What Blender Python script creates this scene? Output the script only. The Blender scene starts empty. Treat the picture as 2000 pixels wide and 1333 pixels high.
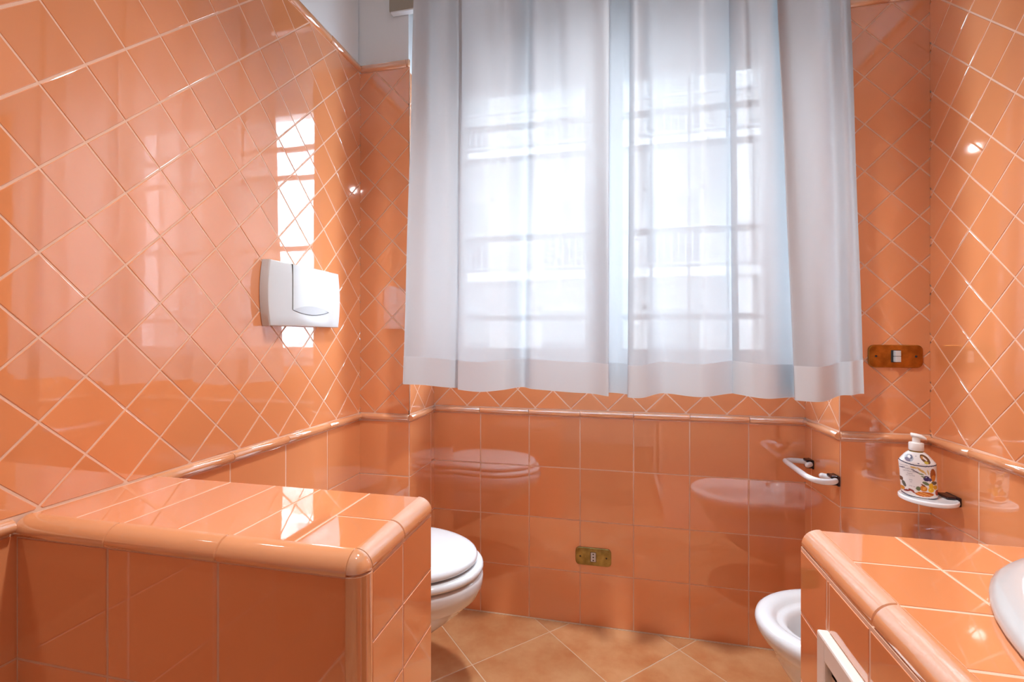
import bpy, bmesh, math, random
from mathutils import Matrix, Vector
random.seed(7)
S = bpy.context.scene
COL = S.collection

# ------------------------------------------------------------------ camera
cd = bpy.data.cameras.new('camera'); cam = bpy.data.objects.new('camera', cd); COL.objects.link(cam)
cam.location = (0.7333, -1.8154, 1.1161)
cam.rotation_euler = (math.pi/2, 0, math.radians(12.509))
cd.sensor_width = 36.0; cd.sensor_fit = 'HORIZONTAL'
cd.lens = 36.0*910.28/2000.0
cd.shift_x = 0.0; cd.shift_y = -(666.5-655.57)/2000.0
cd.clip_start = 0.02
S.camera = cam

# ------------------------------------------------------------------ world, sun, lamps, exposure
W = bpy.data.worlds.new('sky'); S.world = W; W.use_nodes = True
bg = W.node_tree.nodes['Background']
bg.inputs['Color'].default_value = (0.71, 0.825, 1.0, 1); bg.inputs['Strength'].default_value = 29.0

def light(name, kind, loc, rot, energy, color, **kw):
    ld = bpy.data.lights.new(name, kind); ld.energy = energy; ld.color = color
    for k, v in kw.items(): setattr(ld, k, v)
    o = bpy.data.objects.new(name, ld); COL.objects.link(o); o.location = loc; o.rotation_euler = rot
    return o
# afternoon sun on the house across the street, coming over our own roof
light('sun', 'SUN', (0, -4, 10), (math.radians(48), 0, math.radians(-18)), 9.0, (1.0, 0.97, 0.93), angle=math.radians(1.0))
# globe lamp hanging in the middle of the room, just above the camera
light('pendant_lamp', 'POINT', (0.645, -1.60, 2.12), (0, 0, 0), 5.0, (0.98, 0.98, 1.0), shadow_soft_size=0.022)
# added fill spot without a fixture, brightens the floor and lower recess
light('added_fill_spot', 'SPOT', (0.72, -1.02, 2.70), (0, 0, 0), 138.0, (0.98, 0.98, 1.0), shadow_soft_size=0.06, spot_size=math.radians(104), spot_blend=1.0)
# daylight portal in the window opening (guides sky sampling, adds no light)
pt = light('window_portal', 'AREA', (0.69, 0.20, 1.58), (math.radians(-90), 0, 0), 1.0, (1, 1, 1), shape='RECTANGLE', size=1.3, size_y=1.25)
pt.data.cycles.is_portal = True
vs = S.view_settings
vs.view_transform = 'Standard'; vs.look = 'None'; vs.gamma = 1.0; vs.use_curve_mapping = False
vs.exposure = 0.13

# ------------------------------------------------------------------ materials
def mat(name, color=(.8, .8, .8), rough=.5, metal=0.0, spec=.5, coat=0.0):
    m = bpy.data.materials.new(name); m.use_nodes = True
    b = m.node_tree.nodes['Principled BSDF']
    b.inputs['Base Color'].default_value = (*color, 1)
    b.inputs['Roughness'].default_value = rough
    b.inputs['Metallic'].default_value = metal
    b.inputs['Specular IOR Level'].default_value = spec
    b.inputs['Coat Weight'].default_value = coat
    return m
def nodes(m): return m.node_tree.nodes, m.node_tree.links, m.node_tree.nodes['Principled BSDF']

def tile_mat(name, base, amount=.05, rough=.045, bump=.012, ior=2.25):
    """glazed tile: every tile has its own slight shade; glaze with faint waviness"""
    m = mat(name, base, rough, spec=.5, coat=1.0)
    n, l, b = nodes(m); b.inputs['Coat IOR'].default_value = ior; b.inputs['Coat Roughness'].default_value = rough*.6
    oi = n.new('ShaderNodeObjectInfo')
    mr = n.new('ShaderNodeMapRange'); mr.inputs['To Min'].default_value = 1-amount; mr.inputs['To Max'].default_value = 1+amount
    l.new(oi.outputs['Random'], mr.inputs['Value'])
    tc = n.new('ShaderNodeTexCoord')
    ns = n.new('ShaderNodeTexNoise'); ns.inputs['Scale'].default_value = 9.0; ns.inputs['Detail'].default_value = 2.0
    l.new(tc.outputs['Object'], ns.inputs['Vector'])
    hs = n.new('ShaderNodeHueSaturation'); hs.inputs['Color'].default_value = (*base, 1)
    l.new(mr.outputs['Result'], hs.inputs['Value'])
    l.new(hs.outputs['Color'], b.inputs['Base Color'])
    bp = n.new('ShaderNodeBump'); bp.inputs['Strength'].default_value = bump; bp.inputs['Distance'].default_value = .02
    l.new(ns.outputs['Fac'], bp.inputs['Height']); l.new(bp.outputs['Normal'], b.inputs['Normal'])
    return m

TILE = (0.82, 0.312, 0.125)
M_tile = tile_mat('orange_glazed_tile', TILE)
M_trim = tile_mat('orange_glazed_trim', (0.81, 0.37, 0.17), .04, .045, ior=3.0)
M_grout = mat('pale_grout', (0.82, 0.54, 0.39), .8, spec=.2)
M_white = mat('white_plaster', (0.82, 0.86, 0.88), .85, spec=.2)
n, l, b = nodes(M_white)
ns = n.new('ShaderNodeTexNoise'); ns.inputs['Scale'].default_value = 60; bp = n.new('ShaderNodeBump'); bp.inputs['Strength'].default_value = .06; bp.inputs['Distance'].default_value = .01
l.new(ns.outputs['Fac'], bp.inputs['Height']); l.new(bp.outputs['Normal'], b.inputs['Normal'])
M_ceram = mat('white_ceramic', (0.62, 0.64, 0.65), .08, coat=.3)
M_plastic = mat('white_plastic', (0.66, 0.69, 0.70), .16)
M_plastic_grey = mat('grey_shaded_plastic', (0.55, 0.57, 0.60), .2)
M_gap = mat('dark_gap', (0.03, 0.03, 0.03), .6)
M_enamel = mat('white_enamel', (0.86, 0.86, 0.87), .12)
M_clip = mat('dark_plum_plastic', (0.020, 0.008, 0.012), .18)
M_frame = mat('white_window_paint', (0.82, 0.82, 0.81), .3)
M_door = mat('white_door_paint', (0.84, 0.82, 0.78), .25)
M_wood = mat('brown_wood', (0.30, 0.13, 0.035), .35)
M_box = mat('beige_grey_paint', (0.37, 0.335, 0.27), .45)
M_iron = mat('grey_iron', (0.35, 0.36, 0.38), .5)
M_pump = mat('white_pump_plastic', (0.85, 0.83, 0.80), .25)
M_ink = mat('grey_ink', (0.10, 0.10, 0.16), .4)

def brass(name, base, rough):
    m = mat(name, base, rough, metal=.9)
    n, l, b = nodes(m)
    ns = n.new('ShaderNodeTexNoise'); ns.inputs['Scale'].default_value = 45; ns.inputs['Detail'].default_value = 4
    cr = n.new('ShaderNodeValToRGB'); cr.color_ramp.elements[0].position = .3; cr.color_ramp.elements[1].position = .75
    cr.color_ramp.elements[0].color = (*[c*.5 for c in base], 1); cr.color_ramp.elements[1].color = (*base, 1)
    tc = n.new('ShaderNodeTexCoord'); l.new(tc.outputs['Object'], ns.inputs['Vector'])
    l.new(ns.outputs['Fac'], cr.inputs['Fac']); l.new(cr.outputs['Color'], b.inputs['Base Color'])
    return m
M_brass = brass('aged_brass', (0.46, 0.40, 0.15), .36)
M_bronze = brass('brown_bronze', (0.55, 0.22, 0.035), .32)

# terracotta floor: soft clouds of tan and brown, each tile a little different
M_floor = mat('terracotta_floor_tile', (0.42, 0.2, 0.08), .28)
n, l, b = nodes(M_floor)
tc = n.new('ShaderNodeTexCoord'); oi = n.new('ShaderNodeObjectInfo')
ad = n.new('ShaderNodeVectorMath'); ad.operation = 'ADD'
sc = n.new('ShaderNodeVectorMath'); sc.operation = 'SCALE'; sc.inputs['Scale'].default_value = 37.0
cx = n.new('ShaderNodeCombineXYZ'); l.new(oi.outputs['Random'], cx.inputs[0]); l.new(oi.outputs['Random'], cx.inputs[2])
l.new(cx.outputs[0], sc.inputs[0]); l.new(tc.outputs['Object'], ad.inputs[0]); l.new(sc.outputs[0], ad.inputs[1])
ns = n.new('ShaderNodeTexNoise'); ns.inputs['Scale'].default_value = 7; ns.inputs['Detail'].default_value = 6; ns.inputs['Roughness'].default_value = .6
l.new(ad.outputs[0], ns.inputs['Vector'])
cr = n.new('ShaderNodeValToRGB'); e = cr.color_ramp.elements
e[0].position = .30; e[0].color = (0.54, 0.225, 0.085, 1); e[1].position = .72; e[1].color = (0.70, 0.42, 0.21, 1)
l.new(ns.outputs['Fac'], cr.inputs['Fac'])
hs = n.new('ShaderNodeHueSaturation'); mr = n.new('ShaderNodeMapRange'); mr.inputs['To Min'].default_value = .85; mr.inputs['To Max'].default_value = 1.1
l.new(oi.outputs['Random'], mr.inputs['Value']); l.new(mr.outputs['Result'], hs.inputs['Value']); l.new(cr.outputs['Color'], hs.inputs['Color'])
l.new(hs.outputs['Color'], b.inputs['Base Color'])
M_fgrout = mat('floor_grout', (0.72, 0.56, 0.40), .8, spec=.2)

def cloth(name, transp, transl, tcolor, color):
    m = bpy.data.materials.new(name); m.use_nodes = True
    n, l = m.node_tree.nodes, m.node_tree.links
    n.remove(n['Principled BSDF']); out = n['Material Output']
    tr = n.new('ShaderNodeBsdfTransparent'); tl = n.new('ShaderNodeBsdfTranslucent'); df = n.new('ShaderNodeBsdfDiffuse')
    tl.inputs['Color'].default_value = (*tcolor, 1); df.inputs['Color'].default_value = (*color, 1)
    m1 = n.new('ShaderNodeMixShader'); m1.inputs[0].default_value = transl
    l.new(df.outputs[0], m1.inputs[1]); l.new(tl.outputs[0], m1.inputs[2])
    m2 = n.new('ShaderNodeMixShader'); m2.inputs[0].default_value = transp
    l.new(m1.outputs[0], m2.inputs[1]); l.new(tr.outputs[0], m2.inputs[2]); l.new(m2.outputs[0], out.inputs[0])
    return m
M_voile = cloth('white_voile', .030, .48, (0.26, 0.265, 0.272), (0.85, 0.92, 0.985))
M_hem = cloth('white_voile_hem', .04, .24, (0.50, 0.51, 0.525), (0.86, 0.935, 1.0))

M_glass = bpy.data.materials.new('window_glass'); M_glass.use_nodes = True
n, l = M_glass.node_tree.nodes, M_glass.node_tree.links
n.remove(n['Principled BSDF'])
tr = n.new('ShaderNodeBsdfTransparent'); tr.inputs[0].default_value = (.95, .97, .96, 1)
gl = n.new('ShaderNodeBsdfGlossy'); gl.inputs['Roughness'].default_value = .0
fr = n.new('ShaderNodeFresnel'); ge = n.new('ShaderNodeNewGeometry'); io = n.new('ShaderNodeMapRange')
io.inputs['To Min'].default_value = 1.5; io.inputs['To Max'].default_value = 1/1.5      # same reflection from either side of the pane
l.new(ge.outputs['Backfacing'], io.inputs['Value']); l.new(io.outputs['Result'], fr.inputs[0])
mx = n.new('ShaderNodeMixShader'); l.new(fr.outputs[0], mx.inputs[0]); l.new(tr.outputs[0], mx.inputs[1]); l.new(gl.outputs[0], mx.inputs[2])
l.new(mx.outputs[0], n['Material Output'].inputs[0])

# ------------------------------------------------------------------ mesh helpers
def link(name, me, m=None, parent=None, M=None):
    o = bpy.data.objects.new(name, me); COL.objects.link(o)
    if m is not None and me is not None and len(me.materials) == 0: me.materials.append(m)
    if parent is not None: o.parent = parent
    if M is not None: o.matrix_basis = M
    return o
def mesh(name, vf, smooth=False):
    me = bpy.data.meshes.new(name); me.from_pydata([tuple(v) for v in vf[0]], [], vf[1]); me.update()
    if smooth:
        me.polygons.foreach_set('use_smooth', [True]*len(me.polygons))
    return me
def obj(name, vf, m, parent=None, M=None, smooth=False, sharp=None):
    me = mesh(name, vf, smooth)
    if smooth and sharp: me.set_sharp_from_angle(angle=math.radians(sharp))
    return link(name, me, m, parent, M)
def join(*parts):
    V, F = [], []
    for v, f in parts:
        o = len(V); V += list(v); F += [tuple(i+o for i in q) for q in f]
    return V, F
def xf(vf, M): return [M @ Vector(v) for v in vf[0]], vf[1]
def box(x0, x1, y0, y1, z0, z1, bev=0.0):
    if bev <= 0:
        v = [(x, y, z) for z in (z0, z1) for y in (y0, y1) for x in (x0, x1)]
        return v, [(0, 2, 3, 1), (4, 5, 7, 6), (0, 1, 5, 4), (2, 6, 7, 3), (0, 4, 6, 2), (1, 3, 7, 5)]
    # chamfered on all edges

    bm = bmesh.new(); bmesh.ops.create_cube(bm, size=1)
    for q in bm.verts:
        q.co = Vector(((x0+x1)/2+q.co.x*(x1-x0), (y0+y1)/2+q.co.y*(y1-y0), (z0+z1)/2+q.co.z*(z1-z0)))
    bmesh.ops.bevel(bm, geom=list(bm.edges), offset=bev, segments=2, profile=.5, affect='EDGES')
    bm.verts.index_update()
    r = ([q.co.copy() for q in bm.verts], [tuple(q.index for q in f.verts) for f in bm.faces]); bm.free(); return r
def loft(rings, cap0=True, cap1=True, closed=True):
    n = len(rings[0]); V = [v for r in rings for v in r]; F = []
    for i in range(len(rings)-1):
        for j in range(n if closed else n-1):
            a = i*n+j; b2 = i*n+(j+1) % n
            F.append((a, b2, b2+n, a+n))
    if cap0: F.append(tuple(reversed(range(n))))
    if cap1: F.append(tuple(range((len(rings)-1)*n, len(rings)*n)))
    return V, F
def tube(path, r, seg=12, caps=True):
    P = [Vector(p) for p in path]; rings = []
    up = Vector((0, 0, 1))
    for i, p in enumerate(P):
        d = (P[min(i+1, len(P)-1)]-P[max(i-1, 0)]).normalized()
        s = d.cross(up)
        if s.length < 1e-4: s = Vector((1, 0, 0))
        s.normalize(); u = s.cross(d).normalized()
        rings.append([p + s*(r*math.cos(a)) + u*(r*math.sin(a)) for a in [2*math.pi*k/seg for k in range(seg)]])
    if caps:
        a, b2 = P[0], P[-1]; d0 = (P[0]-P[1]).normalized(); d1 = (P[-1]-P[-2]).normalized()
        pre = [[a+(q-a)*c+d0*(r*s) for q in rings[0]] for c, s in ((.35, .9), (.75, .6))]
        post = [[b2+(q-b2)*c+d1*(r*s) for q in rings[-1]] for c, s in ((.75, .6), (.35, .9))]
        rings = pre+rings+post
    return loft(rings)
def lathe(prof, seg=32, ox=0, oy=0):
    return loft([[(ox+r*math.cos(2*math.pi*k/seg), oy+r*math.sin(2*math.pi*k/seg), z) for k in range(seg)] for r, z in prof])
def spline(pts, n=8):
    P = [Vector(p) for p in pts]; out = []
    for i in range(len(P)-1):
        a, b2, c, d = P[max(i-1, 0)], P[i], P[i+1], P[min(i+2, len(P)-1)]
        for k in range(n):
            t = k/n
            out.append(.5*((2*b2)+(c-a)*t+(2*a-5*b2+4*c-d)*t*t+(3*b2-a-3*c+d)*t**3))
    out.append(P[-1]); return out
def rounded_rect(w, h, r, seg=6):
    pts = []
    for cx_, cy_, a0 in ((w/2-r, h/2-r, 0), (-w/2+r, h/2-r, 90), (-w/2+r, -h/2+r, 180), (w/2-r, -h/2+r, 270)):
        for k in range(seg+1):
            a = math.radians(a0+90*k/seg); pts.append((cx_+r*math.cos(a), cy_+r*math.sin(a)))
    return pts
def frameM(o, u, v, n):
    M = Matrix((u, v, n)).transposed().to_4x4(); M.translation = Vector(o); return M
def structure(name, vf, m, label, cat):
    o = obj(name, vf, m); o['kind'] = 'structure'; o['label'] = label; o['category'] = cat; return o
def tag(o, label, cat, group=None):
    o['label'] = label; o['category'] = cat
    if group: o['group'] = group
    return o
def empty(name, loc, label, cat, group=None, rot=(0, 0, 0)):
    o = bpy.data.objects.new(name, None); COL.objects.link(o); o.location = loc; o.rotation_euler = rot
    o.empty_display_size = .05
    return tag(o, label, cat, group)

# ------------------------------------------------------------------ tiles
JOINT = .0040
TH = .005
def clip(poly, inside, inter):
    out = []
    for i in range(len(poly)):
        a, b2 = poly[i], poly[(i+1) % len(poly)]
        ia, ib = inside(a), inside(b2)
        if ia: out.append(a)
        if ia != ib: out.append(inter(a, b2))
    return out
def clip_rect(poly, u0, u1, v0, v1):
    for ax, val, sg in ((0, u0, 1), (0, u1, -1), (1, v0, 1), (1, v1, -1)):
        if not poly: return poly
        def ins(p): return sg*(p[ax]-val) >= 0
        def it(a, b2):
            t = (val-a[ax])/(b2[ax]-a[ax]); return (a[0]+(b2[0]-a[0])*t, a[1]+(b2[1]-a[1])*t)
        poly = clip(poly, ins, it)
    return poly
def area(p): return .5*sum(p[i][0]*p[(i+1) % len(p)][1]-p[(i+1) % len(p)][0]*p[i][1] for i in range(len(p)))
def inset(poly, d):
    n = len(poly); out = []
    for i in range(n):
        p0, p1, p2 = Vector(poly[i-1]), Vector(poly[i]), Vector(poly[(i+1) % n])
        e1 = (p1-p0).normalized(); e2 = (p2-p1).normalized()
        n1 = Vector((-e1.y, e1.x)); n2 = Vector((-e2.y, e2.x))
        k = 1+n1.dot(n2)
        out.append(tuple(p1+(n1+n2)*(d/max(k, .3))))
    return out
def slab(poly, th=TH, bev=.0008):
    """tile: polygon with rounded upper edge; the face lies at z = 0"""
    a = inset(poly, bev*.3); b2 = inset(poly, bev)
    rings = [[(x, y, -th) for x, y in poly], [(x, y, -bev) for x, y in poly], [(x, y, -bev*.3) for x, y in a], [(x, y, 0) for x, y in b2]]
    return loft(rings, cap0=False)
CACHE = {}
def clean(poly):
    out = []
    for p in poly:
        if not out or math.hypot(p[0]-out[-1][0], p[1]-out[-1][1]) > .0015: out.append(p)
    if len(out) > 1 and math.hypot(out[0][0]-out[-1][0], out[0][1]-out[-1][1]) < .0015: out.pop()
    return out
def put_tile(parent, F, poly, m, name='tile', tilt=.10, th=TH, bev=.0008, bucket=None):
    poly = clean(poly)
    if len(poly) < 3 or area(poly) < 2.0e-5: return
    c = (sum(p[0] for p in poly)/len(poly), sum(p[1] for p in poly)/len(poly))
    loc = [(p[0]-c[0], p[1]-c[1]) for p in poly]
    if bucket is not None:
        bucket.append(xf(slab(loc, th, bev), F @ Matrix.Translation((c[0], c[1], 0)))); return
    key = (m.name, th, tuple((round(x, 4), round(y, 4)) for x, y in loc))
    me = CACHE.get(key)
    if me is None:
        me = mesh(name, slab(loc, th, bev)); me.materials.append(m); CACHE[key] = me
    sg = tilt if random.random() > .05 else tilt*2.2
    R = Matrix.Rotation(math.radians(random.gauss(0, sg)), 4, 'X') @ Matrix.Rotation(math.radians(random.gauss(0, sg)), 4, 'Y')
    return link(name, me, None, parent, F @ Matrix.Translation((c[0], c[1], random.uniform(-.0002, .0002))) @ R)
def grid(parent, F, us, vs_, m, **kw):
    h = JOINT/2
    for i in range(len(us)-1):
        for j in range(len(vs_)-1):
            put_tile(parent, F, [(us[i]+h, vs_[j]+h), (us[i+1]-h, vs_[j]+h), (us[i+1]-h, vs_[j+1]-h), (us[i]+h, vs_[j+1]-h)], m, **kw)
def diamonds(parent, F, nu, nv, D, rect, m, joint=JOINT, **kw):
    """square tiles set on the corner; (nu, nv) is one crossing of the joints, D the diagonal"""
    u0, u1, v0, v1 = rect; r = D/2-joint/2*math.sqrt(2); h = joint/2
    i0 = int(math.floor((u0-nu)/(D/2)))-1; i1 = int(math.ceil((u1-nu)/(D/2)))+1
    j0 = int(math.floor((v0-nv)/D))-2; j1 = int(math.ceil((v1-nv)/D))+2
    for i in range(i0, i1+1):
        for j in range(j0, j1+1):
            cu = nu+i*D/2; cv = nv+j*D+(0 if i % 2 else D/2)
            p = [(cu, cv-r), (cu+r, cv), (cu, cv+r), (cu-r, cv)]
            p = clip_rect(p, u0+h, u1-h, v0+h, v1-h)
            if p: put_tile(parent, F, p, m, **kw)
def bed(parent, F, u0, u1, v0, v1, name='grout', m=None, d0=-.006, d1=-.0010):
    return obj(name, xf(box(u0, u1, v0, v1, d0, d1), F), m or M_grout, parent)
def rng(a, b2, s):
    out = [a]
    while out[-1]+s < b2-.004: out.append(out[-1]+s)
    out.append(b2); return out

# trims: profile in (n, v): n out of the wall, v up
def rail_profile(w=.0228, h=.015):
    return [(-.004, 0)]+[(-.001+h*math.sin(math.pi*k/10)**.75, w*(1-math.cos(math.pi*k/10))/2) for k in range(11)]+[(-.004, w)]
def sweep_u(prof, u0, u1, e=.0008):
    r = []
    c = (sum(p[0] for p in prof)/len(prof), sum(p[1] for p in prof)/len(prof))
    for u, s in ((u0, .93), (u0+e, 1), (u1-e, 1), (u1, .93)):
        r.append([(u, c[1]+(v-c[1])*s, c[0]+(q-c[0])*s) for q, v in prof])
    return loft(r)
def rail(parent, F, us, v, m=None, prof=None, name='rail_tile'):
    prof = prof or rail_profile()
    for i in range(len(us)-1):
        obj(name, xf(sweep_u([(q, w+v) for q, w in prof], us[i]+.0008, us[i+1]-.0008), F), m or M_trim, parent, smooth=True, sharp=50)
CAP = [(-.004, 0), (.004, .0005), (.0075, .004), (.009, .010), (.009, .018), (.007, .024), (.003, .0275), (-.006, .0285)]

X, Y, Z = Vector((1, 0, 0)), Vector((0, 1, 0)), Vector((0, 0, 1))
D = .1407
VN = .8316                                   # height of the lowest joint crossings above the rail
RW = 1.624                                   # right wall
PY = -.237                                   # front of the two wall piers
CEIL = 2.74
YF = -3.0                                    # wall behind the camera
TOP = 2.0985
XR0, XR1 = 1.3815, 1.3915                    # right reveal, at the back and at the front (it splays a little)

UP = -.2325                                  # upper tiles of the piers sit a little behind the lower ones

# ------------------------------------------------------------------ room shell
fl = structure('floor', box(-.30, RW+.10, YF-.1, .12, -.12, -.0012), M_fgrout, 'terracotta tiled bathroom floor laid on the diagonal', 'floor')
FF = frameM((0, 0, 0), X, Y, Z)
FD = .463
diamonds(fl, FF, .4915, -.0715, FD, (-.196, RW-.004, -1.9, -.003), M_floor, joint=.004, name='floor_tile', tilt=.06)
bk = []; diamonds(fl, FF, .4915, -.0715, FD, (-.196, RW-.004, YF+.004, -1.9), M_floor, joint=.004, bucket=bk)
o = obj('floor_tile_field', join(*bk), M_floor, fl); o['kind'] = 'stuff'

ce = structure('ceiling', box(-.30, RW+.10, YF-.1, .4, CEIL, CEIL+.1), M_white, 'plain white bathroom ceiling', 'ceiling')

def wall(name, vf, label):
    return structure(name, vf, M_white, label, 'wall')
wl = wall('wall_left', box(-.34, -.2065, YF, PY, 0, CEIL), 'left wall with orange diamond tiles below white plaster')
FL = frameM((-.2, 0, 0), Y, Z, X)
bed(wl, FL, YF, PY, 0, 2.125)
diamonds(wl, FL, -1.2308, VN, D, (-1.72, UP+.002, .8266, TOP), M_tile)
bk = []; diamonds(wl, FL, -1.2308, VN, D, (YF, -1.72, .8266, TOP), M_tile, bucket=bk)
lowY = [-.437-.2*k for k in range(7)]
grid(wl, FL, sorted([PY+.003]+lowY), [0, .2, .4, .6, .8], M_tile)
grid(wl, FL, [YF]+[-1.637-.2*k for k in range(6, -1, -1)], [0, .2, .4, .6, .8], M_tile, bucket=bk)
o = obj('tile_field', join(*bk), M_tile, wl); o['kind'] = 'stuff'
rail(wl, FL, sorted([PY-.001]+[-.437-.2*k for k in range(4)]), .8027)
rail(wl, FL, [YF, -2.6, -2.2, -1.8, -1.6, -1.4, -1.267], .8027)
rail(wl, FL, sorted([PY]+[-.4227-.2*k for k in range(7)]), 2.0985, prof=CAP, name='cap_tile')

wr = wall('wall_right', box(RW+.0065, RW+.15, YF, .12, 0, CEIL), 'right wall with orange diamond tiles above a rail')
FR = frameM((RW, 0, 0), -Y, Z, -X)
bed(wr, FR, -PY, -YF, 0, 2.125)
diamonds(wr, FR, .2463, .8266+.0695-D/2, D, (-UP-.002, 1.45, .8266, TOP), M_tile)
bk = []; diamonds(wr, FR, .2463, .8266+.0695-D/2, D, (1.45, -YF, .8266, TOP), M_tile, bucket=bk)
grid(wr, FR, [-PY-.003]+[.418+.2*k for k in range(5)], [0, .2, .4, .6, .8], M_tile)
grid(wr, FR, [1.218+.2*k for k in range(9)]+[-YF], [0, .2, .4, .6, .8], M_tile, bucket=bk)
o = obj('tile_field', join(*bk), M_tile, wr); o['kind'] = 'stuff'
rail(wr, FR, [-PY]+[.402+.2*k for k in range(7)], .8027)
rail(wr, FR, [-PY]+[.43+.2*k for k in range(7)], 2.0985, prof=CAP, name='cap_tile')

wf = wall('wall_front', box(-.30, RW+.10, YF-.1, YF, 0, CEIL), 'white plastered wall behind the camera')
dw = structure('door_1', box(.28, 1.10, YF-.002, YF+.030, .006, 2.06, .003), M_frame, 'white panelled bathroom door behind the camera', 'door')
for x0, x1, z0, z1 in ((.20, .28, 0, 2.14), (1.10, 1.18, 0, 2.14), (.28, 1.10, 2.06, 2.14)):
    obj('door_frame', box(x0, x1, YF-.002, YF+.045, z0, z1, .004), M_frame, dw)
for z0, z1 in ((.16, .82), (1.02, 1.92)):
    obj('door_panel', box(.40, .98, YF+.028, YF+.038, z0, z1, .004), M_frame, dw)
obj('door_handle', join(box(.315, .335, YF+.03, YF+.075, 1.0, 1.02, .003), box(.315, .44, YF+.065, YF+.08, 1.0, 1.02, .004)), M_brass, dw)

# back wall: left pier, right pier, recess under the window with its two reveals
pl = wall('wall_back_left', box(-.34, -.0065, -.2305, .20, 0, CEIL), 'narrow orange tiled pier left of the window')
FPl = frameM((0, PY, 0), X, Z, -Y); FPu = frameM((0, UP, 0), X, Z, -Y)
bed(pl, FPl, -.2, -.002, 0, .8266, d1=-.0010); bed(pl, FPu, -.2, -.002, .8266, 2.125)
diamonds(pl, FPu, -.1404, VN, D, (-.203, -.001, .8266, TOP), M_tile)
grid(pl, FPl, [-.203, -.001], [0, .2, .4, .6, .8], M_tile)
rail(pl, FPu, [-.1985, -.002], .8027); rail(pl, FPu, [-.1985, -.012, -.001], TOP, prof=CAP, name='cap_tile')
# its reveal
FVl = frameM((0, 0, 0), -Y, Z, X)
bed(pl, FVl, .002, .2315, 0, 2.08)
grid(pl, FVl, [-.003, .0324, .2345], [0, .2, .4, .6, .8], M_tile)
diamonds(pl, FVl, .1644, .902, D, (-.003, .2305, .8266, 2.08), M_tile)
rail(pl, FVl, [.001, .2365], .8027)

pr = wall('wall_back_right', ([(XR0+.0065, .2, 0), (XR1+.0065, -.2305, 0), (RW+.01, -.2305, 0), (RW+.01, .2, 0),
                               (XR0+.0065, .2, CEIL), (XR1+.0065, -.2305, CEIL), (RW+.01, -.2305, CEIL), (RW+.01, .2, CEIL)],
                              [(3, 2, 1, 0), (4, 5, 6, 7), (0, 1, 5, 4), (1, 2, 6, 5), (2, 3, 7, 6), (3, 0, 4, 7)]),
          'narrow orange tiled pier right of the window carrying the switch')
bed(pr, FPl, XR1+.002, RW, 0, .8266); bed(pr, FPu, XR1+.002, RW, .8266, 2.125)
diamonds(pr, FPu, 1.5285, VN, D, (XR1+.0005, RW+.003, .8266, TOP), M_tile)
grid(pr, FPl, [XR1+.0005, 1.594, RW+.003], [0, .2, .4, .6, .8], M_tile)
rail(pr, FPu, [XR1, RW-.001], .8027); rail(pr, FPu, [XR1, 1.52, RW-.001], TOP, prof=CAP, name='cap_tile')
du = Vector((XR1-XR0, PY, 0)).normalized()          # along the right reveal, towards the room
FVr = frameM((XR0, 0, 0), du, Z, du.cross(Z))
bed(pr, FVr, .002, .2315, 0, 2.08)
grid(pr, FVr, [-.003, .0467, .2345], [0, .2, .4, .6, .8], M_tile)
diamonds(pr, FVr, .098, .902-D/2, D, (-.003, .2305, .8266, 2.08), M_tile)
rail(pr, FVr, [.001, .2365], .8027)

SILL = 1.0; HEAD = 2.18
rc = wall('wall_back', box(-.005, XR0+.01, .0065, .20, 0, SILL-.02), 'orange tiled parapet wall in the recess under the window')
FC = frameM((0, 0, 0), X, Z, -Y)
bed(rc, FC, .0, XR0, 0, SILL-.022)
grid(rc, FC, [-.003]+[.2*k for k in range(1, 7)]+[XR0+.003], [0, .2, .4, .6, .8], M_tile)
diamonds(rc, FC, .7056, VN, D, (-.003, XR0+.003, .8266, SILL-.022), M_tile)
rail(rc, FC, [.001]+[.2*k for k in range(1, 7)]+[XR0-.001], .8027)
# lintel over the window
wall('wall_back_top', box(-.005, XR0+.01, .0065, .20, HEAD, CEIL), 'white plastered lintel above the window')

obj('grout_line', box(0, XR0, -.0042, .0, -.006, .0008), M_fgrout, rc)

# ------------------------------------------------------------------ window: frame, two sashes with panes, sill
wn = structure('window_1', box(.045, XR0-.045, .03, .10, HEAD-.05, HEAD, .003), M_frame, 'white painted casement window of two sashes behind the curtain', 'window')
for vf in (box(.0, .05, .03, .10, SILL, HEAD, .003), box(XR0-.05, XR0, .03, .10, SILL, HEAD, .003), box(.045, XR0-.045, .03, .10, SILL, SILL+.02, .003)):
    obj('window_frame', vf, M_frame, wn)
def sash(x0, x1, sl, sr):
    z0, z1 = SILL+.015, HEAD-.03
    s = obj('sash', join(box(x0, x0+sl, .01, .065, z0, z1, .003), box(x1-sr, x1, .01, .065, z0, z1, .003),
                         box(x0+sl-.002, x1-sr+.002, .01, .065, z0, 1.065, .003), box(x0+sl-.002, x1-sr+.002, .01, .065, 2.105, z1, .003)), M_frame, wn)
    obj('pane', box(x0+sl-.008, x1-sr+.008, .036, .041, 1.055, 2.115), M_glass, s)
    return s
sash(.04, .688, .087, .07)
s = sash(.692, XR0-.04, .07, .087)
obj('window_handle', join(box(.684, .708, -.002, .012, 1.46, 1.56, .003), box(.690, .702, -.035, .002, 1.50, 1.515, .003), box(.690, .702, -.045, -.030, 1.39, 1.515, .004)), M_brass, s)
obj('window_sill', box(.002, XR0-.003, -.012, .12, SILL-.02, SILL, .004), M_white, wn)

# roller shutter box above the window, end visible beside the curtain
rb = tag(obj('shutter_box', box(-.0704, 1.45, -.2575, -.2307, 2.295, 2.66, .002), M_box), 'beige painted roller shutter box above the curtain, its end showing at the upper left', 'shutter box')
obj('box_underside', box(-.066, 1.446, -.2545, -.2335, 2.2905, 2.2955), M_white, rb)

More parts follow.
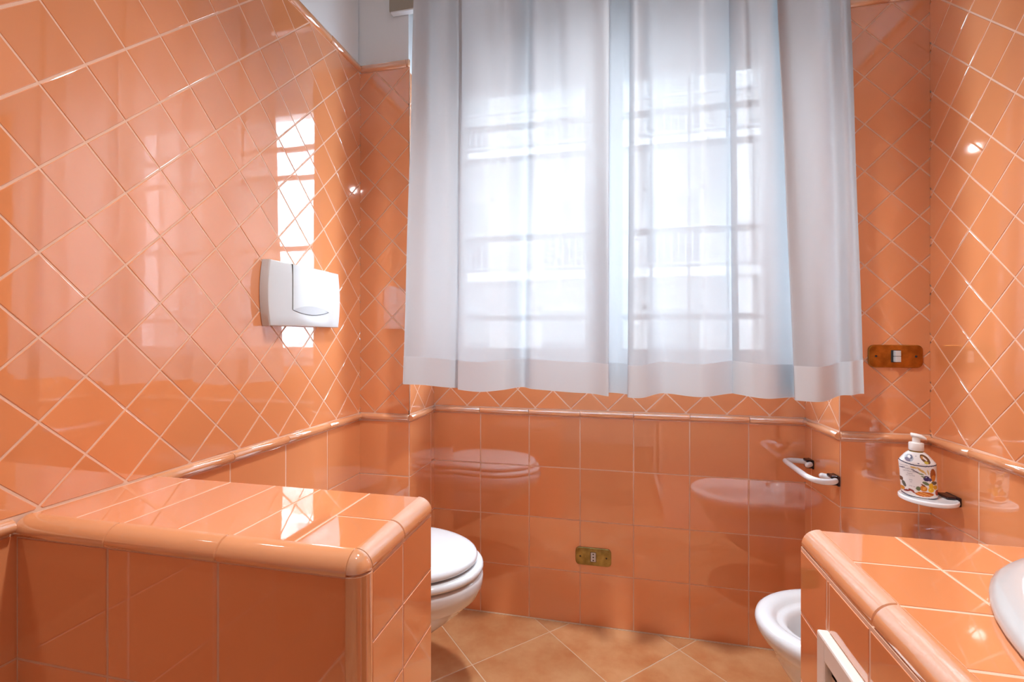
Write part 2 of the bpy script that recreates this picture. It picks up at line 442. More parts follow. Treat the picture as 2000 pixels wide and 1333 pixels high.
# iron security grille outside the glass
gr = empty('window_grille', (.69, .13, SILL), 'grey iron bar grille outside the window panes, seen through the curtain', 'grille')
for k in range(9):
    x = .326-.1425*(k-6.0)-.0
    obj('bar', box(x-.006, x+.006, -.006, .006, .03, 1.16, .002), M_iron, gr)
for z in (.19, .53, .868, 1.005):
    obj('crossbar', box(-.685, .685, -.012, .004, z-.012, z+.012, .002), M_iron, gr)

# ------------------------------------------------------------------ low partition wall (left) and washstand counter (right)
def quarter(r, n=8):      # quarter round from the top (0,r) to the front (r,0)
    return [(r*math.sin(math.pi/2*k/n), r*math.cos(math.pi/2*k/n)) for k in range(n+1)]
HT = .825
hx1, hy0, hy1 = .412, -1.261, -1.032
def prism(poly, z0, z1): return loft([[(x, y, z) for x, y in poly] for z in (z0, z1)])
hw = structure('wall_partition', join(prism([(-.2, hy1-.0008), (-.2, hy0+.0008), (.3866, hy0+.0008), (.388, -1.2435), (hx1-.0008, -1.2405), (hx1-.0008, hy1-.0008)], 0, .7985),
                                      box(-.2, .3885, -1.2422, hy1-.0008, .7985, HT-.0008)), M_grout,
               'low orange tiled half wall with rounded edge tiles in front of the toilet', 'half wall')
Fh = frameM((0, hy0, 0), X, Z, -Y)
grid(hw, Fh, [-.199, -.016, .183, .3865], [0, .2, .4, .6, .7950], M_tile, tilt=.05)
Fs = frameM((hx1, 0, 0), Y, Z, X)
grid(hw, Fs, [-1.2405, -1.146, hy1], [0, .1, .2, .3, .4, .5, .6, .7, .7950], M_tile, tilt=.06)
Fk = frameM((0, hy1, 0), -X, Z, Y)
grid(hw, Fk, [-hx1, -.3, -.1, .1, .199], [0, .2, .4, .6, .8], M_tile)
Ft = frameM((0, 0, HT), X, Y, Z)
grid(hw, Ft, [-.199, -.108, -.012, .0905, .189], [-1.2425, hy1], M_tile, tilt=.05)
grid(hw, Ft, [.189, .2915], [-1.2425, hy1], M_tile, tilt=.05)
grid(hw, Ft, [.2915, .3935], [-1.2425, -1.142, hy1], M_tile, tilt=.05)
R = .0245
def bull(parent, p0, p1, nrm, up=Z, r=R, name='bullnose_tile', c=None):
    """quarter-round edge tile from p0 to p1 (points on the centre line of the round)"""
    p0, p1 = Vector(p0), Vector(p1); d = (p1-p0).normalized(); rings = []
    q = quarter(r); q = [(-.0005, -.006)]+[(-.0005, r)]+q[1:]+[(r-.0015, -.0035), (r-.009, -.0045)]
    for t, s in ((.0009, .95), (.0019, 1), ((p1-p0).length-.0019, 1), ((p1-p0).length-.0009, .95)):
        rings.append([p0+d*t+nrm*(a*s)+up*(b3*s) for a, b3 in q])
    vf = loft(rings)
    o = obj(name, vf, M_trim, parent, smooth=True, sharp=50); return o
cz = HT+.0012-R
xs = [-.199, -.016, .183, .3888]
for i in range(3): bull(hw, (xs[i], -1.2425, cz), (xs[i+1], -1.2425, cz), -Y)
bull(hw, (.3888, -1.2425, cz), (.3888, -1.142, cz), X); bull(hw, (.3888, -1.142, cz), (.3888, hy1, cz), X)
for z0, z1 in ((0, .2), (.2, .4), (.4, .6), (.6, .7995)):
    bull(hw, (.3888, -1.2425, z0), (.3888, -1.2425, z1), X, -Y)
# ball corner
rings = []
for i in range(9):
    a = math.pi/2*i/8
    rings.append([(.3888+R*math.cos(a)*math.sin(math.pi/2*k/10), -1.2425-R*math.cos(a)*math.cos(math.pi/2*k/10), cz+R*math.sin(a)) for k in range(11)])
obj('corner_tile', loft(rings, False, False, False), M_trim, hw, smooth=True)

cx0, cy1 = 1.005, -1.036
CY0 = -2.0
ct = tag(obj('washstand_counter', loft([[(x, y, z) for x, z in ((cx0+.0008, 0), (RW-.017, 0), (RW-.017, HT-.0008), (1.0308, HT-.0008), (1.0308, .7985), (cx0+.0008, .7985))] for y in (CY0, cy1-.0008)]), M_grout),
         'orange tiled washstand counter with a rounded edge on the right', 'counter')
Fc = frameM((0, 0, HT), X, Y, Z)
grid(ct, Fc, [1.031]+[1.129+.1005*k for k in range(5)]+[RW-.017], [-1.733, -1.633, -1.533, -1.433, -1.3335, -1.2345, -1.1345, cy1], M_tile, tilt=.05)
grid(ct, Fc, [1.031, 1.129, 1.33, RW-.017], [CY0, -1.833, -1.733], M_tile, tilt=.05)
Fcl = frameM((cx0, 0, 0), -Y, Z, -X)
DY0, DY1, DZ0, DZ1 = -1.60, -1.125, .12, .728        # the door in the counter's side
ys = [1.036, 1.1325, 1.2318, 1.3318, 1.4318, 1.5318, 1.6318, 1.7318, 1.8318, 1.9318]
for i in range(len(ys)-1):
    for j in range(8):
        u0, u1, v0, v1 = ys[i], ys[i+1], .1*j, .1*j+.1-(.005 if j == 7 else 0)
        # leave the door opening free
        if u1 <= -DY1+.002 or u0 >= -DY0-.002 or v0 >= DZ1-.001:
            grid(ct, Fcl, [u0, u1], [v0, v1], M_tile, tilt=.06)
        else:
            if v1 > DZ1+.004: grid(ct, Fcl, [max(u0, -DY1) if u0 < -DY1 else u0, u1], [DZ1, v1], M_tile, tilt=.06)
            if u0 < -DY1-.004: grid(ct, Fcl, [u0, -DY1], [v0, v1], M_tile, tilt=.06)
            if u1 > -DY0+.004: grid(ct, Fcl, [-DY0, u1], [v0, v1], M_tile, tilt=.06)
yb = [cy1, -1.2345, -1.4345, -1.6345, -1.8345, CY0]
for i in range(5): bull(ct, (1.0305, yb[i+1], cz), (1.0305, yb[i], cz), -X)
# white door: frame with a recessed brown panel
dr = obj('cabinet_door', join(box(-.012, .008, DY1-.026, DY1, DZ0, DZ1, .003), box(-.012, .008, DY0, DY0+.026, DZ0, DZ1, .003),
                              box(-.0117, .008, DY0+.020, DY1-.020, DZ1-.030, DZ1-.0003, .003), box(-.0117, .008, DY0+.020, DY1-.020, DZ0+.0003, DZ0+.030, .003)), M_door, ct, Matrix.Translation((cx0, 0, 0)))
obj('inner_moulding', join(box(-.004, .007, DY0+.018, DY1-.018, DZ1-.046, DZ1-.020, .002), box(-.004, .006, DY0+.024, DY1-.024, DZ0+.028, DZ0+.046, .003),
                           box(-.004, .007, DY1-.042, DY1-.018, DZ0+.022, DZ1-.022, .002), box(-.004, .007, DY0+.018, DY0+.042, DZ0+.022, DZ1-.022, .002)), M_door, dr)
obj('door_panel', box(.0, .004, DY0+.03, DY1-.03, DZ0+.03, DZ1-.03), M_wood, dr)
obj('door_knob', join(xf(lathe([(.004, 0), (.005, .008), (.010, .012), (.011, .018), (.007, .022)], 16), Matrix.Translation((-.012, DY0+.013, .45)) @ Matrix.Rotation(-math.pi/2, 4, 'Y'))), M_brass, dr, smooth=True)

# ------------------------------------------------------------------ washbasin set into the counter
def ell(a, b2, z, n=64, cx_=0, cy_=0, p=2.0):
    out = []
    for k in range(n):
        t = 2*math.pi*k/n; c, s_ = math.cos(t), math.sin(t)
        out.append((cx_+a*math.copysign(abs(c)**(2/p), c), cy_+b2*math.copysign(abs(s_)**(2/p), s_), z))
    return out
wb = empty('washbasin', (1.337, -1.40, HT), 'white oval washbasin rim set into the orange counter', 'washbasin')
prof = [(.022, .0010), (.002, .0010), (.0005, .005), (.001, .012), (.007, .018), (.018, .021), (.030, .022), (.042, .018), (.050, .008), (.056, -.010), (.075, -.05), (.11, -.085), (.16, -.105), (.235, -.11)]
obj('basin', loft([ell(.26-d, .32-d, z) for d, z in prof], cap0=False), M_ceram, wb, smooth=True)
obj('drain', lathe([(.022, -.112), (.022, -.107), (.016, -.105), (.004, -.107)], 24), M_iron, wb, smooth=True)

# cut the opening for the basin out of the counter and its tiles
cut = obj('cutter', loft([ell(.235, .295, z, cx_=1.337, cy_=-1.40) for z in (.60, .90)]), M_grout)
for o in [ct]+[c for c in ct.children if 'tile' in c.name]:
    bb = [o.matrix_basis @ Vector(q) for q in o.bound_box]
    if o is not ct and (max(q.z for q in bb) < .82 or max(q.x for q in bb) < 1.09 or max(q.y for q in bb) < -1.70 or min(q.y for q in bb) > -1.10): continue
    if o is not ct:
        o.data = o.data.copy(); bm = bmesh.new(); bm.from_mesh(o.data)
        bmesh.ops.holes_fill(bm, edges=[q for q in bm.edges if q.is_boundary]); bmesh.ops.recalc_face_normals(bm, faces=bm.faces)
        bm.to_mesh(o.data); bm.free()
    md = o.modifiers.new('hole', 'BOOLEAN'); md.object = cut; md.operation = 'DIFFERENCE'; md.solver = 'EXACT'
    dg = bpy.context.evaluated_depsgraph_get(); me = bpy.data.meshes.new_from_object(o.evaluated_get(dg))
    o.modifiers.clear()
    if any(abs(q.co[k]) > max(abs(c[k]) for c in o.bound_box)+.001 for q in me.vertices for k in range(3)): continue
    o.data = me
    if len(me.polygons) == 0: bpy.data.objects.remove(o)
bpy.data.objects.remove(cut)

# ------------------------------------------------------------------ toilet and bidet (axis along X, hung on the side walls)
def egg(back, tip, w, z, n=72, L=.23, p=2.0):
    """D-shaped outline: flat at `back`, round at `tip`; x runs from the wall into the room"""
    out = []; L = min(L, (tip-back)*.6); xc = tip-L
    for k in range(n):
        t = -math.pi+2*math.pi*k/n
        c, s_ = math.cos(t), math.sin(t)
        if c >= 0: x = xc+L*c; y = w*s_
        else:
            q = 4.0
            x = xc-(xc-back)*abs(c)**(2/q); y = w*math.copysign(abs(s_)**(2/2.6), s_)*(1-.06*abs(c))
        out.append((x, y, z))
    return out
def egg_ring(d, z, back, tip, w): return egg(back+d, tip-d, w-d, z)
def toilet_set(name, loc, mirror, label, cat):
    return empty(name, loc, label, cat, rot=(0, 0, math.pi if mirror else 0))
wc = toilet_set('toilet', (-.197, -.53, .010), False, 'white wall hung toilet with closed lid behind the half wall', 'toilet')
T = .555
def bowl_rings():
    r = []
    for z, tip, w, back in ((.10, .16, .09, 0.0), (.13, .215, .115, 0), (.18, .310, .138, 0), (.24, .405, .155, 0), (.30, .480, .168, 0), (.335, .518, .176, 0),
                            (.350, .533, .180, 0), (.356, .541, .184, 0), (.385, .554, .189, 0), (.405, .555, .19, 0), (.414, .552, .188, 0), (.419, .545, .182, 0)):
        r.append(egg(back, tip, w*.94, z))
    return r
obj('bowl', loft(bowl_rings()), M_ceram, wc, smooth=True, sharp=60)
obj('seat', loft([egg_ring(d, z, .06, .556, .181) for d, z in ((.010, .4225), (.002, .426), (0, .432), (.002, .439), (.007, .4435), (.03, .4445))]), M_ceram, wc, smooth=True, sharp=60)
obj('lid', loft([egg_ring(d, z, .065, .538, .176) for d, z in ((.012, .4495), (.002, .452), (0, .459), (.003, .466), (.009, .4705), (.02, .473), (.06, .475), (.12, .476))]), M_ceram, wc, smooth=True, sharp=60)
for y in (-.09, .09):
    obj('hinge', xf(lathe([(.012, 0), (.014, .004), (.014, .026), (.010, .03)], 16), Matrix.Translation((.045, y, .419))), M_plastic, wc, smooth=True, sharp=40)

bd = toilet_set('bidet', (RW, -.525, 0), True, 'white wall hung bidet under the right end of the window', 'bidet')
r = []
for z, tip, w in ((.09, .22, .10), (.12, .31, .125), (.18, .395, .145), (.24, .455, .155), (.30, .492, .162), (.325, .502, .166), (.340, .510, .170), (.352, .524, .178), (.372, .537, .185), (.388, .54, .187)):
    r.append(egg(0, tip, w, z))
for d, z in ((.003, .397), (.010, .403), (.020, .406), (.032, .405), (.042, .400), (.047, .394), (.052, .391), (.060, .391), (.068, .388), (.075, .378), (.082, .355), (.092, .31), (.11, .27), (.13, .25)):
    r.append(egg_ring(d, z, 0 if d < .02 else .05, .54, .187))
obj('bowl', loft(r), M_ceram, bd, smooth=True, sharp=75)
tp = obj('tap', join(lathe([(.024, .40), (.024, .41), (.018, .415), (.017, .455), (.014, .462)], 24, .10, 0), xf(tube([(0, 0, 0), (.05, 0, .012), (.09, 0, .004), (.10, 0, -.012)], .010), Matrix.Translation((.11, 0, .44)))), mat('chrome', (.8, .8, .8), .08, metal=1), bd, smooth=True, sharp=40)

# ------------------------------------------------------------------ flush plate on the left wall
fp = empty('flush_plate', (-.2, -.575, 1.232), 'white dual flush plate on the left wall above the toilet', 'flush plate')
# local: x out of the wall, y along the wall (towards the window), z up
def plate_outline(w, h, bow, x, n=10):
    pts = []
    for k in range(n+1):
        t = -1+2*k/n; pts.append((x, w/2-bow*t*t, t*h/2))
    for k in range(n+1):
        t = 1-2*k/n; pts.append((x, -w/2+bow*t*t, t*h/2))
    return pts
w_, h_ = .335, .180
obj('cover', loft([plate_outline(w_-d*2, h_-d*2, .010, x) for d, x in ((.004, 0), (0, .002), (0, .024), (.0015, .0275), (.005, .029), (.03, .0305))]), M_plastic, fp, smooth=True, sharp=25)
# push button: panel with a scooped grip below
def btn(y0, y1, z1, zc, dip, x):
    n = 14; up = []; 
    for k in range(n+1):
        t = k/n; up.append((x, y0+(y1-y0)*t, zc+dip*(1-(2*t-1)**2)))
    return [(x, y0, z1)]+up+[(x, y1, z1)]
yb0, yb1 = -.073, .098
zc = -.042
top = btn(yb0+.0007, yb1-.0007, .0885, zc, .014, 0)
poly = [(v[0], v[1], v[2]) for v in top]
obj('push_button', loft([[(x, y, z) for _, y, z in poly] for x in (.026, .0322)]), M_plastic, fp)
# dark line round the button
ln = [(yb0-.0006, .089), (yb0-.0006, zc)]
for y in (yb0, yb1): obj('button_gap', box(.027, .0309, y-.0007, y+.0007, zc, .0885), M_gap, fp)
n_ = 16; up_, lo_ = [], []
for k in range(n_+1):
    t = k/n_; y = yb0+(yb1-yb0)*t
    up_.append((.0318, y, zc+.0142*(1-(2*t-1)**2))); lo_.append((.0308, y, zc-.012*(1-(2*t-1)**2)))
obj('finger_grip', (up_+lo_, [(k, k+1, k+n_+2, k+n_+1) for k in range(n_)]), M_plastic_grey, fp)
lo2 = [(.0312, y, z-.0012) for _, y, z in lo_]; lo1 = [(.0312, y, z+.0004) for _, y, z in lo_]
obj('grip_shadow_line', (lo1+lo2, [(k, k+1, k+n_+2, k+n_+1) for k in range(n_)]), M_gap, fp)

# ------------------------------------------------------------------ brass plates
def wall_plate(name, loc, w, h, m, label, cat):
    """local: x along the wall, y up, z out of the wall"""
    e_ = empty(name, loc, label, cat, rot=(math.pi/2, 0, 0))
    rings = [[(x, y, z) for x, y in rounded_rect(w-2*d, h-2*d, .016-d*.6)] for d, z in ((0, 0), (0, .004), (.0012, .0056), (.003, .0062), (.0045, .0058), (.006, .0063), (.02, .0066))]
    obj('plate', loft(rings), m, e_, smooth=True, sharp=35)
    for sx in (-w*.365, w*.365):
        obj('screw', xf(lathe([(.0033, 0), (.0033, .0006), (.0022, .0011), (.0004, .0012)], 14), Matrix.Translation((sx, 0, .0064))), M_gap, e_, smooth=True)
    return e_
so = wall_plate('socket_outlet', (.6505, 0, .2665), .135, .067, M_brass, 'aged brass socket plate with one white three hole outlet under the window', 'socket')
obj('surround', box(-.0115, .0115, -.019, .019, .005, .0072, .001), M_gap, so)
sk = obj('outlet', box(-.0095, .0095, -.0172, .0172, .005, .0082, .001), M_plastic, so)
for y in (-.0115, 0, .0115):
    obj('hole', xf(lathe([(.0028, 0), (.0028, .0004)], 14), Matrix.Translation((0, y, .0081))), M_gap, sk)
sw = wall_plate('light_switch', (1.5355, UP, 1.0548), .139, .067, M_bronze, 'bronze switch plate with two white buttons on the right pier', 'switch')
obj('surround', box(-.0125, .0125, -.018, .018, .005, .008, .001), M_gap, sw)
for y in (-.0085, .0085):
    obj('button', box(-.0072, .0072, y-.008, y+.008, .006, .019, .0012), M_plastic, sw)

# ------------------------------------------------------------------ towel ring on the right reveal
tr_ = empty('towel_holder', (1.386, -.137, .681), 'white bent towel holder with dark clips on the right reveal', 'towel holder')
a_ = spline([(-.024, .062, 0), (-.012, .074, 0), (-.008, .092, 0), (-.016, .108, 0), (-.034, .116, 0), (-.058, .116, 0), (-.073, .107, 0), (-.078, .090, 0),
             (-.078, -.050, 0), (-.075, -.090, 0), (-.064, -.116, 0), (-.045, -.127, 0), (-.024, -.122, 0), (-.010, -.106, 0), (-.009, -.086, 0), (-.019, -.068, 0), (-.028, -.060, 0)], 6)
obj('bar', tube(a_, .0088, 14), M_enamel, tr_, smooth=True, sharp=60)
for y in (.090, -.093):
    obj('clip', join(box(-.022, .0, y-.017, y+.017, .005, .014, .003), box(-.006, .001, y-.021, y+.021, -.016, .014, .002), box(-.020, .0, y-.014, y+.014, -.015, -.007, .002)), M_clip, tr_)

# ------------------------------------------------------------------ soap shelf and dispenser
SZ = .680
sh = empty('soap_shelf', (RW, -.336, SZ), 'small white half round soap shelf on the right wall', 'shelf')
def dsh(d, z, n=44):
    out = []; r = .064-d; a0 = math.acos(min(1, .060/r))
    for k in range(n+1):
        t = a0+(2*math.pi-2*a0)*k/n
        out.append((-.063+r*math.cos(t), r*math.sin(t), z))
    return out
obj('shelf_plate', loft([dsh(d, z) for d, z in ((.006, -.013), (.001, -.0105), (0, -.006), (.001, -.002), (.004, 0), (.009, -.0015))]), M_enamel, sh, smooth=True, sharp=40)
obj('clip', join(box(-.030, .0, -.020, .024, -.001, .006, .003), box(-.008, .0, -.026, .028, -.018, .007, .003)), M_clip, sh)

sd = empty('soap_dispenser', (1.542, -.335, SZ-.0005), 'white ceramic style soap dispenser painted with fruit on the soap shelf', 'soap dispenser', rot=(0, 0, math.radians(-28.5)))
# front faces local -y; picture of the front in (s, h): s in [-1, 1] across, h height in metres
NB, NH = 240, 130
BH = [(0.0000, 0.0364, 0.0228), (0.0020, 0.0380, 0.0242), (0.0060, 0.0382, 0.0245), (0.0300, 0.0386, 0.0249), (0.0600, 0.0388, 0.0251), (0.0850, 0.0396, 0.0255), (0.0910, 0.0398, 0.0256), (0.0940, 0.0388, 0.0249), (0.1000, 0.0344, 0.0228), (0.1080, 0.0284, 0.0204), (0.1140, 0.0232, 0.0181), (0.1175, 0.0188, 0.0166), (0.1190, 0.0172, 0.0162)]
def body_at(h):
    for i in range(len(BH)-1):
        if BH[i][0] <= h <= BH[i+1][0]:
            t = (h-BH[i][0])/(BH[i+1][0]-BH[i][0]); return [BH[i][k]+(BH[i+1][k]-BH[i][k])*t for k in (1, 2)]
    return BH[-1][1:]
def lean(h): return -.055*h
hs_ = [BH[-1][0]*k/NH for k in range(NH+1)]
rings, cols = [], []
def pic(x, y):
    """colour of the painted front, (x, y) in a 1200 x 1290 sketch grid, y down"""
    def e_(cx_, cy_, rx, ry, a=0):
        a = math.radians(a); dx, dy = x-cx_, y-cy_
        u = dx*math.cos(a)+dy*math.sin(a); v = -dx*math.sin(a)+dy*math.cos(a)
        return (u/rx)**2+(v/ry)**2 < 1
    c = (.80, .78, .77)
    blue = (.05, .06, .12)
    if abs(y-(385-.00028*(x-620)**2)) < 15: c = blue
    if abs(y-(1305-.00030*(x-640)**2)) < 16: c = blue
    # shoulder medallions
    if e_(330, 200, 125, 105): c = (.42, .47, .52)
    if e_(300, 250, 80, 50, 20): c = (.22, .20, .28)
    if e_(390, 170, 40, 60): c = (.16, .18, .26)
    if e_(340, 165, 42, 38): c = (.85, .86, .86)
    if e_(760, 190, 165, 80, 40): c = (.16, .07, .03)
    if e_(690, 150, 55, 40, 40): c = (.55, .25, .08)
    if e_(755, 180, 75, 22, 40): c = (.85, .75, .70)
    if e_(790, 280, 60, 35, 10): c = (.55, .42, .06)
    if e_(580, 322, 25, 14) or e_(520, 130, 12, 16) or e_(65, 240, 14, 14): c = blue
    # wheat, olives and leaves
    if e_(450, 450, 90, 26, 8): c = (.62, .40, .12)
    if e_(630, 500, 110, 30, 35): c = (.60, .36, .10)
    if e_(730, 550, 80, 18, 50) or e_(830, 540, 70, 20, 75): c = (.66, .44, .16)
    if e_(520, 565, 150, 16, 22): c = (.14, .11, .14)
    if e_(640, 610, 80, 22, 10): c = (.25, .30, .18)
    if e_(140, 495, 85, 18, -8) or e_(180, 432, 110, 8): c = (.20, .19, .24)
    if e_(950, 600, 70, 170, 0): c = (.36, .09, .02)
    if e_(960, 700, 50, 90, 10): c = (.62, .20, .03)
    # blue plums
    if e_(780, 720, 85, 75): c = (.045, .035, .12)
    if e_(870, 745, 50, 45): c = (.07, .06, .18)
    if e_(775, 690, 20, 16): c = (.45, .42, .62)
    if e_(760, 860, 90, 45, 20) or e_(690, 680, 60, 18, 20): c = (.16, .20, .10)
    if e_(970, 830, 70, 50): c = (.14, .10, .06)
    # pears and orange
    if e_(895, 920, 60, 80) or e_(890, 1030, 75, 70): c = (.78, .46, .03)
    if e_(1000, 950, 50, 65): c = (.72, .38, .03)
    if e_(870, 1010, 25, 25): c = (.86, .62, .12)
    if e_(700, 1010, 95, 85): c = (.66, .22, .03)
    if e_(720, 1000, 35, 65, 35): c = (.80, .38, .08)
    if e_(690, 920, 70, 22, 25): c = (.24, .07, .03)
    if e_(560, 1030, 65, 60, -20): c = (.14, .17, .08)
    if e_(1040, 1100, 45, 80): c = (.40, .07, .04)
    # ribbons
    if e_(720, 1170, 240, 70, -4): c = (.58, .13, .02)
    if e_(720, 1150, 200, 14, 12) or e_(640, 1190, 170, 12, 10): c = (.80, .38, .10)
    if e_(250, 1140, 90, 28, -8) or e_(370, 1110, 80, 30, 15): c = (.26, .04, .03)
    if e_(440, 1160, 70, 16, 25): c = (.34, .07, .04)
    if e_(130, 1090, 70, 60): c = (.66, .28, .05)
    if e_(180, 960, 45, 95, -25): c = (.14, .13, .10)
    if e_(100, 830, 60, 60, 20): c = (.18, .09, .06)
    return c
for h in hs_:
    a, b2 = body_at(h); ring = []
    for k in range(NB):
        t = 2*math.pi*k/NB-math.pi/2
        p_ = 2.35; c, s_ = math.cos(t), math.sin(t)
        xx = a*math.copysign(abs(c)**(2/p_), c); yy = b2*math.copysign(abs(s_)**(2/p_), s_)
        ring.append((xx+lean(h), yy, h))
        if s_ < .25:
            le = 20+110*(1-h/.105) if h < .105 else 20+220*(h-.105)/.014
            xr = 985+80*(1-h/.105) if h < .105 else 985-300*(h-.105)/.014
            px_ = 540+ (xx/.0392)*505+40*(1-h/.1)
            py_ = 1290-(h/.119)*1255
            cols.append(pic(px_, py_))
        else: cols.append((.80, .78, .77))
    rings.append(ring)
vf = loft(rings)
me = mesh('bottle', vf, True)
ca = me.color_attributes.new('print', 'FLOAT_COLOR', 'POINT')
ca.data.foreach_set('color', [q for c in cols for q in (*c, 1.0)])
M_bottle = mat('painted_bottle', (.8, .8, .8), .16); n, l, b = nodes(M_bottle)
at = n.new('ShaderNodeVertexColor'); at.layer_name = 'print'; l.new(at.outputs['Color'], b.inputs['Base Color'])
link('bottle', me, M_bottle, sd)
ox = lean(.119)
obj('neck', lathe([(.0145, .118), (.0148, .1205), (.0148, .124)], 32, ox, 0), M_brass, sd, smooth=True, sharp=40)
obj('collar', lathe([(.0160, .123), (.0168, .1245), (.0166, .141), (.0158, .1435), (.009, .1445)], 40, ox, 0), M_pump, sd, smooth=True, sharp=40)
obj('pump_head', join(lathe([(.0088, .143), (.0088, .158), (.0095, .160)], 24, ox, 0),
                      xf(loft([[(x, w*math.cos(q), zc_+hh*math.sin(q)) for q in [2*math.pi*k/14 for k in range(14)]] for x, w, hh, zc_ in
                               ((-.0125, .004, .003, .1655), (-.0105, .0085, .0055, .164), (0, .0105, .006, .1625), (.010, .0095, .0055, .161), (.018, .006, .004, .158), (.0215, .004, .003, .1555))]), Matrix.Translation((ox, 0, 0)))),
    M_pump, sd, smooth=True, sharp=50)
# small printed lines of writing on the front of the bottle
def words(text, cx_, h, size):
    cu = bpy.data.curves.new('lettering', 'FONT'); cu.body = text; cu.size = size; cu.align_x = 'CENTER'; cu.resolution_u = 1
    t = bpy.data.objects.new('lettering', cu); COL.objects.link(t)
    dg = bpy.context.evaluated_depsgraph_get(); me = bpy.data.meshes.new_from_object(t.evaluated_get(dg)); bpy.data.objects.remove(t)
    for v in me.vertices:
        x = v.co.x+cx_; hh = h+v.co.y
        a, b2 = body_at(hh); q = min(.999, abs(x/a))
        yy = -b2*(1-q**2.35)**(1/2.35)-.0003
        v.co = (x+lean(hh), yy, hh)
    me.materials.clear()
    link('lettering', me, M_ink, sd)
for txt, cx_, h, sz in (('SAPONE', -.0165, .0725, .0050), ('LATTE & CREMA', -.0145, .0665, .0043), ('liquido', -.0155, .0605, .0046), ('per le mani', -.0150, .0560, .0040), ('500', -.0150, .0435, .0046), ('ml', -.0150, .0385, .0044), ('17 fl. oz.', -.0135, .0270, .0040)):
    words(txt, cx_, h, sz)

# ------------------------------------------------------------------ curtain
# fold plan: (x at the hem, x near the top, distance in front of the curtain line); the line runs at y = -.35
FOLD = [(0.031, 0.075, 0.0), (0.091, 0.122, -0.01), (0.181, 0.189, -0.01), (0.231, 0.234, -0.045), (0.23, 0.225, 0.01), (0.319, 0.316, 0.04), (0.388, 0.392, 0.02), (0.434, 0.447, -0.03), (0.478, 0.5, 0.0), (0.574, 0.567, 0.01), (0.654, 0.638, 0.035), (0.713, 0.715, 0.045), (0.696, 0.694, -0.02), (0.738, 0.744, -0.03), (0.786, 0.79, -0.02), (0.769, 0.778, 0.045), (0.813, 0.81, 0.04), (0.874, 0.853, -0.02), (0.941, 0.943, 0.035), (0.997, 0.995, 0.03), (1.089, 1.073, -0.03), (1.068, 1.059, 0.0), (1.111, 1.091, 0.035), (1.164, 1.131, 0.035), (1.248, 1.195, -0.03), (1.219, 1.171, 0.02), (1.273, 1.249, 0.05), (1.352, 1.312, -0.02), (1.379, 1.339, -0.01), (1.409, 1.367, -0.005)]
HEMZ = [(.0, .953), (.3, .937), (.43, .948), (.65, .940), (.8, .933), (.87, .943), (.96, .939), (1.07, .948), (1.16, .940), (1.29, .936), (1.41, .955)]
def lerp_tab(tab, x):
    if x <= tab[0][0]: return tab[0][1]
    for i in range(len(tab)-1):
        if x <= tab[i+1][0]:
            t = (x-tab[i][0])/(tab[i+1][0]-tab[i][0]); t = t*t*(3-2*t); return tab[i][1]+(tab[i+1][1]-tab[i][1])*t
    return tab[-1][1]
NS = 9; ZT = 2.52
NR = 56
def curtain_sheet(t0, t1, rows, dy=0.0):
    """t = 0 at the hem, 1 at the rail"""
    V = []
    rnd = random.Random(3); ph = [rnd.uniform(0, 6.28) for _ in range(12)]
    for r_ in range(rows+1):
        t = t0+(t1-t0)*r_/rows
        tz = max(0.0, min(1.0, (t*(ZT-.94))/1.31))
        amp = (1-.45*tz)
        pts = [(b_+(tt-b_)*tz, -.35-o_*amp, 0) for b_, tt, o_ in FOLD]
        row = spline(pts, NS)
        for i, p in enumerate(row):
            s_ = i/(len(row)-1)
            lo = 1-tz
            wob = (.009*tz+.003)*math.sin(s_*118+ph[0]+.9*math.sin(3*t+ph[1])) + .0025*tz*math.sin(s_*231+ph[2]+t*2) \
                + .0095*math.sin(s_*67+ph[5]+1.3*math.sin(2.2*t+ph[6])) + .0045*math.sin(s_*41+ph[3]+t*2.5) + .003*math.sin(s_*23+t*7+ph[4])*math.sin(t*9+s_*11)
            edge = .012*math.sin(t*3.1)*(1 if s_ > .97 else 0)
            zb = lerp_tab(HEMZ, p.x)
            z = zb+(ZT-zb)*t
            V.append((p.x, p.y-wob+dy, z))
    n = len(row); F = [(a*n+j, a*n+j+1, (a+1)*n+j+1, (a+1)*n+j) for a in range(rows) for j in range(n-1)]
    return V, F
cu = tag(obj('curtain', curtain_sheet(0, 1, NR), M_voile, smooth=True), 'sheer white pleated curtain hanging in front of the window', 'curtain')
th_ = .094/(ZT-.94)
obj('hem', curtain_sheet(-.001, th_, 5, -.0016), M_hem, cu, smooth=True)
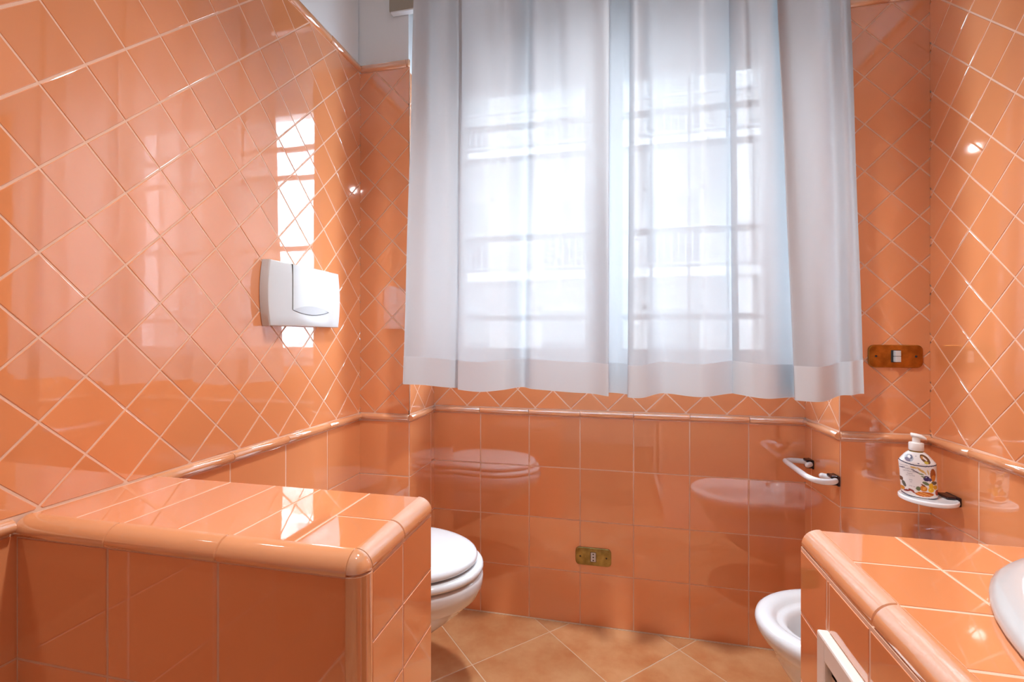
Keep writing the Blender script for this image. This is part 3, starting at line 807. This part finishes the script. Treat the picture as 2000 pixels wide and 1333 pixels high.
rod = tag(obj('curtain_rail', tube([(.02, -.352, 2.535), (1.43, -.352, 2.535)], .011), M_frame, smooth=True, sharp=50), 'white curtain rail above the sheer curtain', 'curtain rail')
for x in (.08, 1.37):
    obj('bracket', box(x-.01, x+.01, -.352, -.256, 2.53, 2.545, .002), M_frame, rod)

# ------------------------------------------------------------------ house across the street, seen through the curtain
M_fac = mat('cream_render', (0.50, 0.49, 0.47), .9)
M_slab = mat('pale_concrete', (0.60, 0.60, 0.585), .9)
M_shut = mat('grey_green_shutter', (0.30, 0.33, 0.32), .6)
M_rail = mat('grey_railing', (0.34, 0.35, 0.37), .5)
M_pane = mat('dark_pane', (0.10, 0.12, 0.14), .08)
BY = 11.0
ap = empty('apartment_building', (1.0, BY, -4), 'pale apartment building with balconies across the street, seen faintly through the curtain', 'building')
obj('facade', box(-13, 13, 0, 6, -1, 14.2), M_fac, ap)
for k in range(5):
    z = .3+3.1*k
    obj('balcony', box(-9, 9, -1.3, .05, z, z+.22, .02), M_slab, ap)
    bl = [box(x-.012, x+.012, -1.27, -1.245, z+.22, z+1.2) for x in [-8.9+.16*i for i in range(112)]]
    o = obj('railing', join(*bl, box(-9, 9, -1.29, -1.23, z+1.16, z+1.22), box(-9, 9, -1.29, -1.23, z+.30, z+.34)), M_rail, ap)
    for x in (-7, -4.4, -1.6, 1.2, 4.0, 6.8):
        w = obj('window', join(box(x-.75, x-.65, -.06, .02, z+.24, z+2.5), box(x+.65, x+.75, -.06, .02, z+.24, z+2.5), box(x-.75, x+.75, -.06, .02, z+2.4, z+2.5)), M_slab, ap)
        obj('pane', box(x-.66, x+.66, -.02, .01, z+.24, z+2.42), M_pane, w)
        obj('shutter', join(*[box(x-.66, x+.66, -.05, -.015, z+1.5+.09*i, z+1.575+.09*i) for i in range(10)]), M_shut, w)
for x in (-5.7, 2.6):
    obj('pilaster', box(x-.2, x+.2, -1.2, .05, -1, 14.2), M_slab, ap)
sg = structure('ground', box(-40, 40, .4, 45, -4.4, -4.2), mat('asphalt', (0.16, 0.16, 0.165), .9), 'grey street between the houses', 'street')
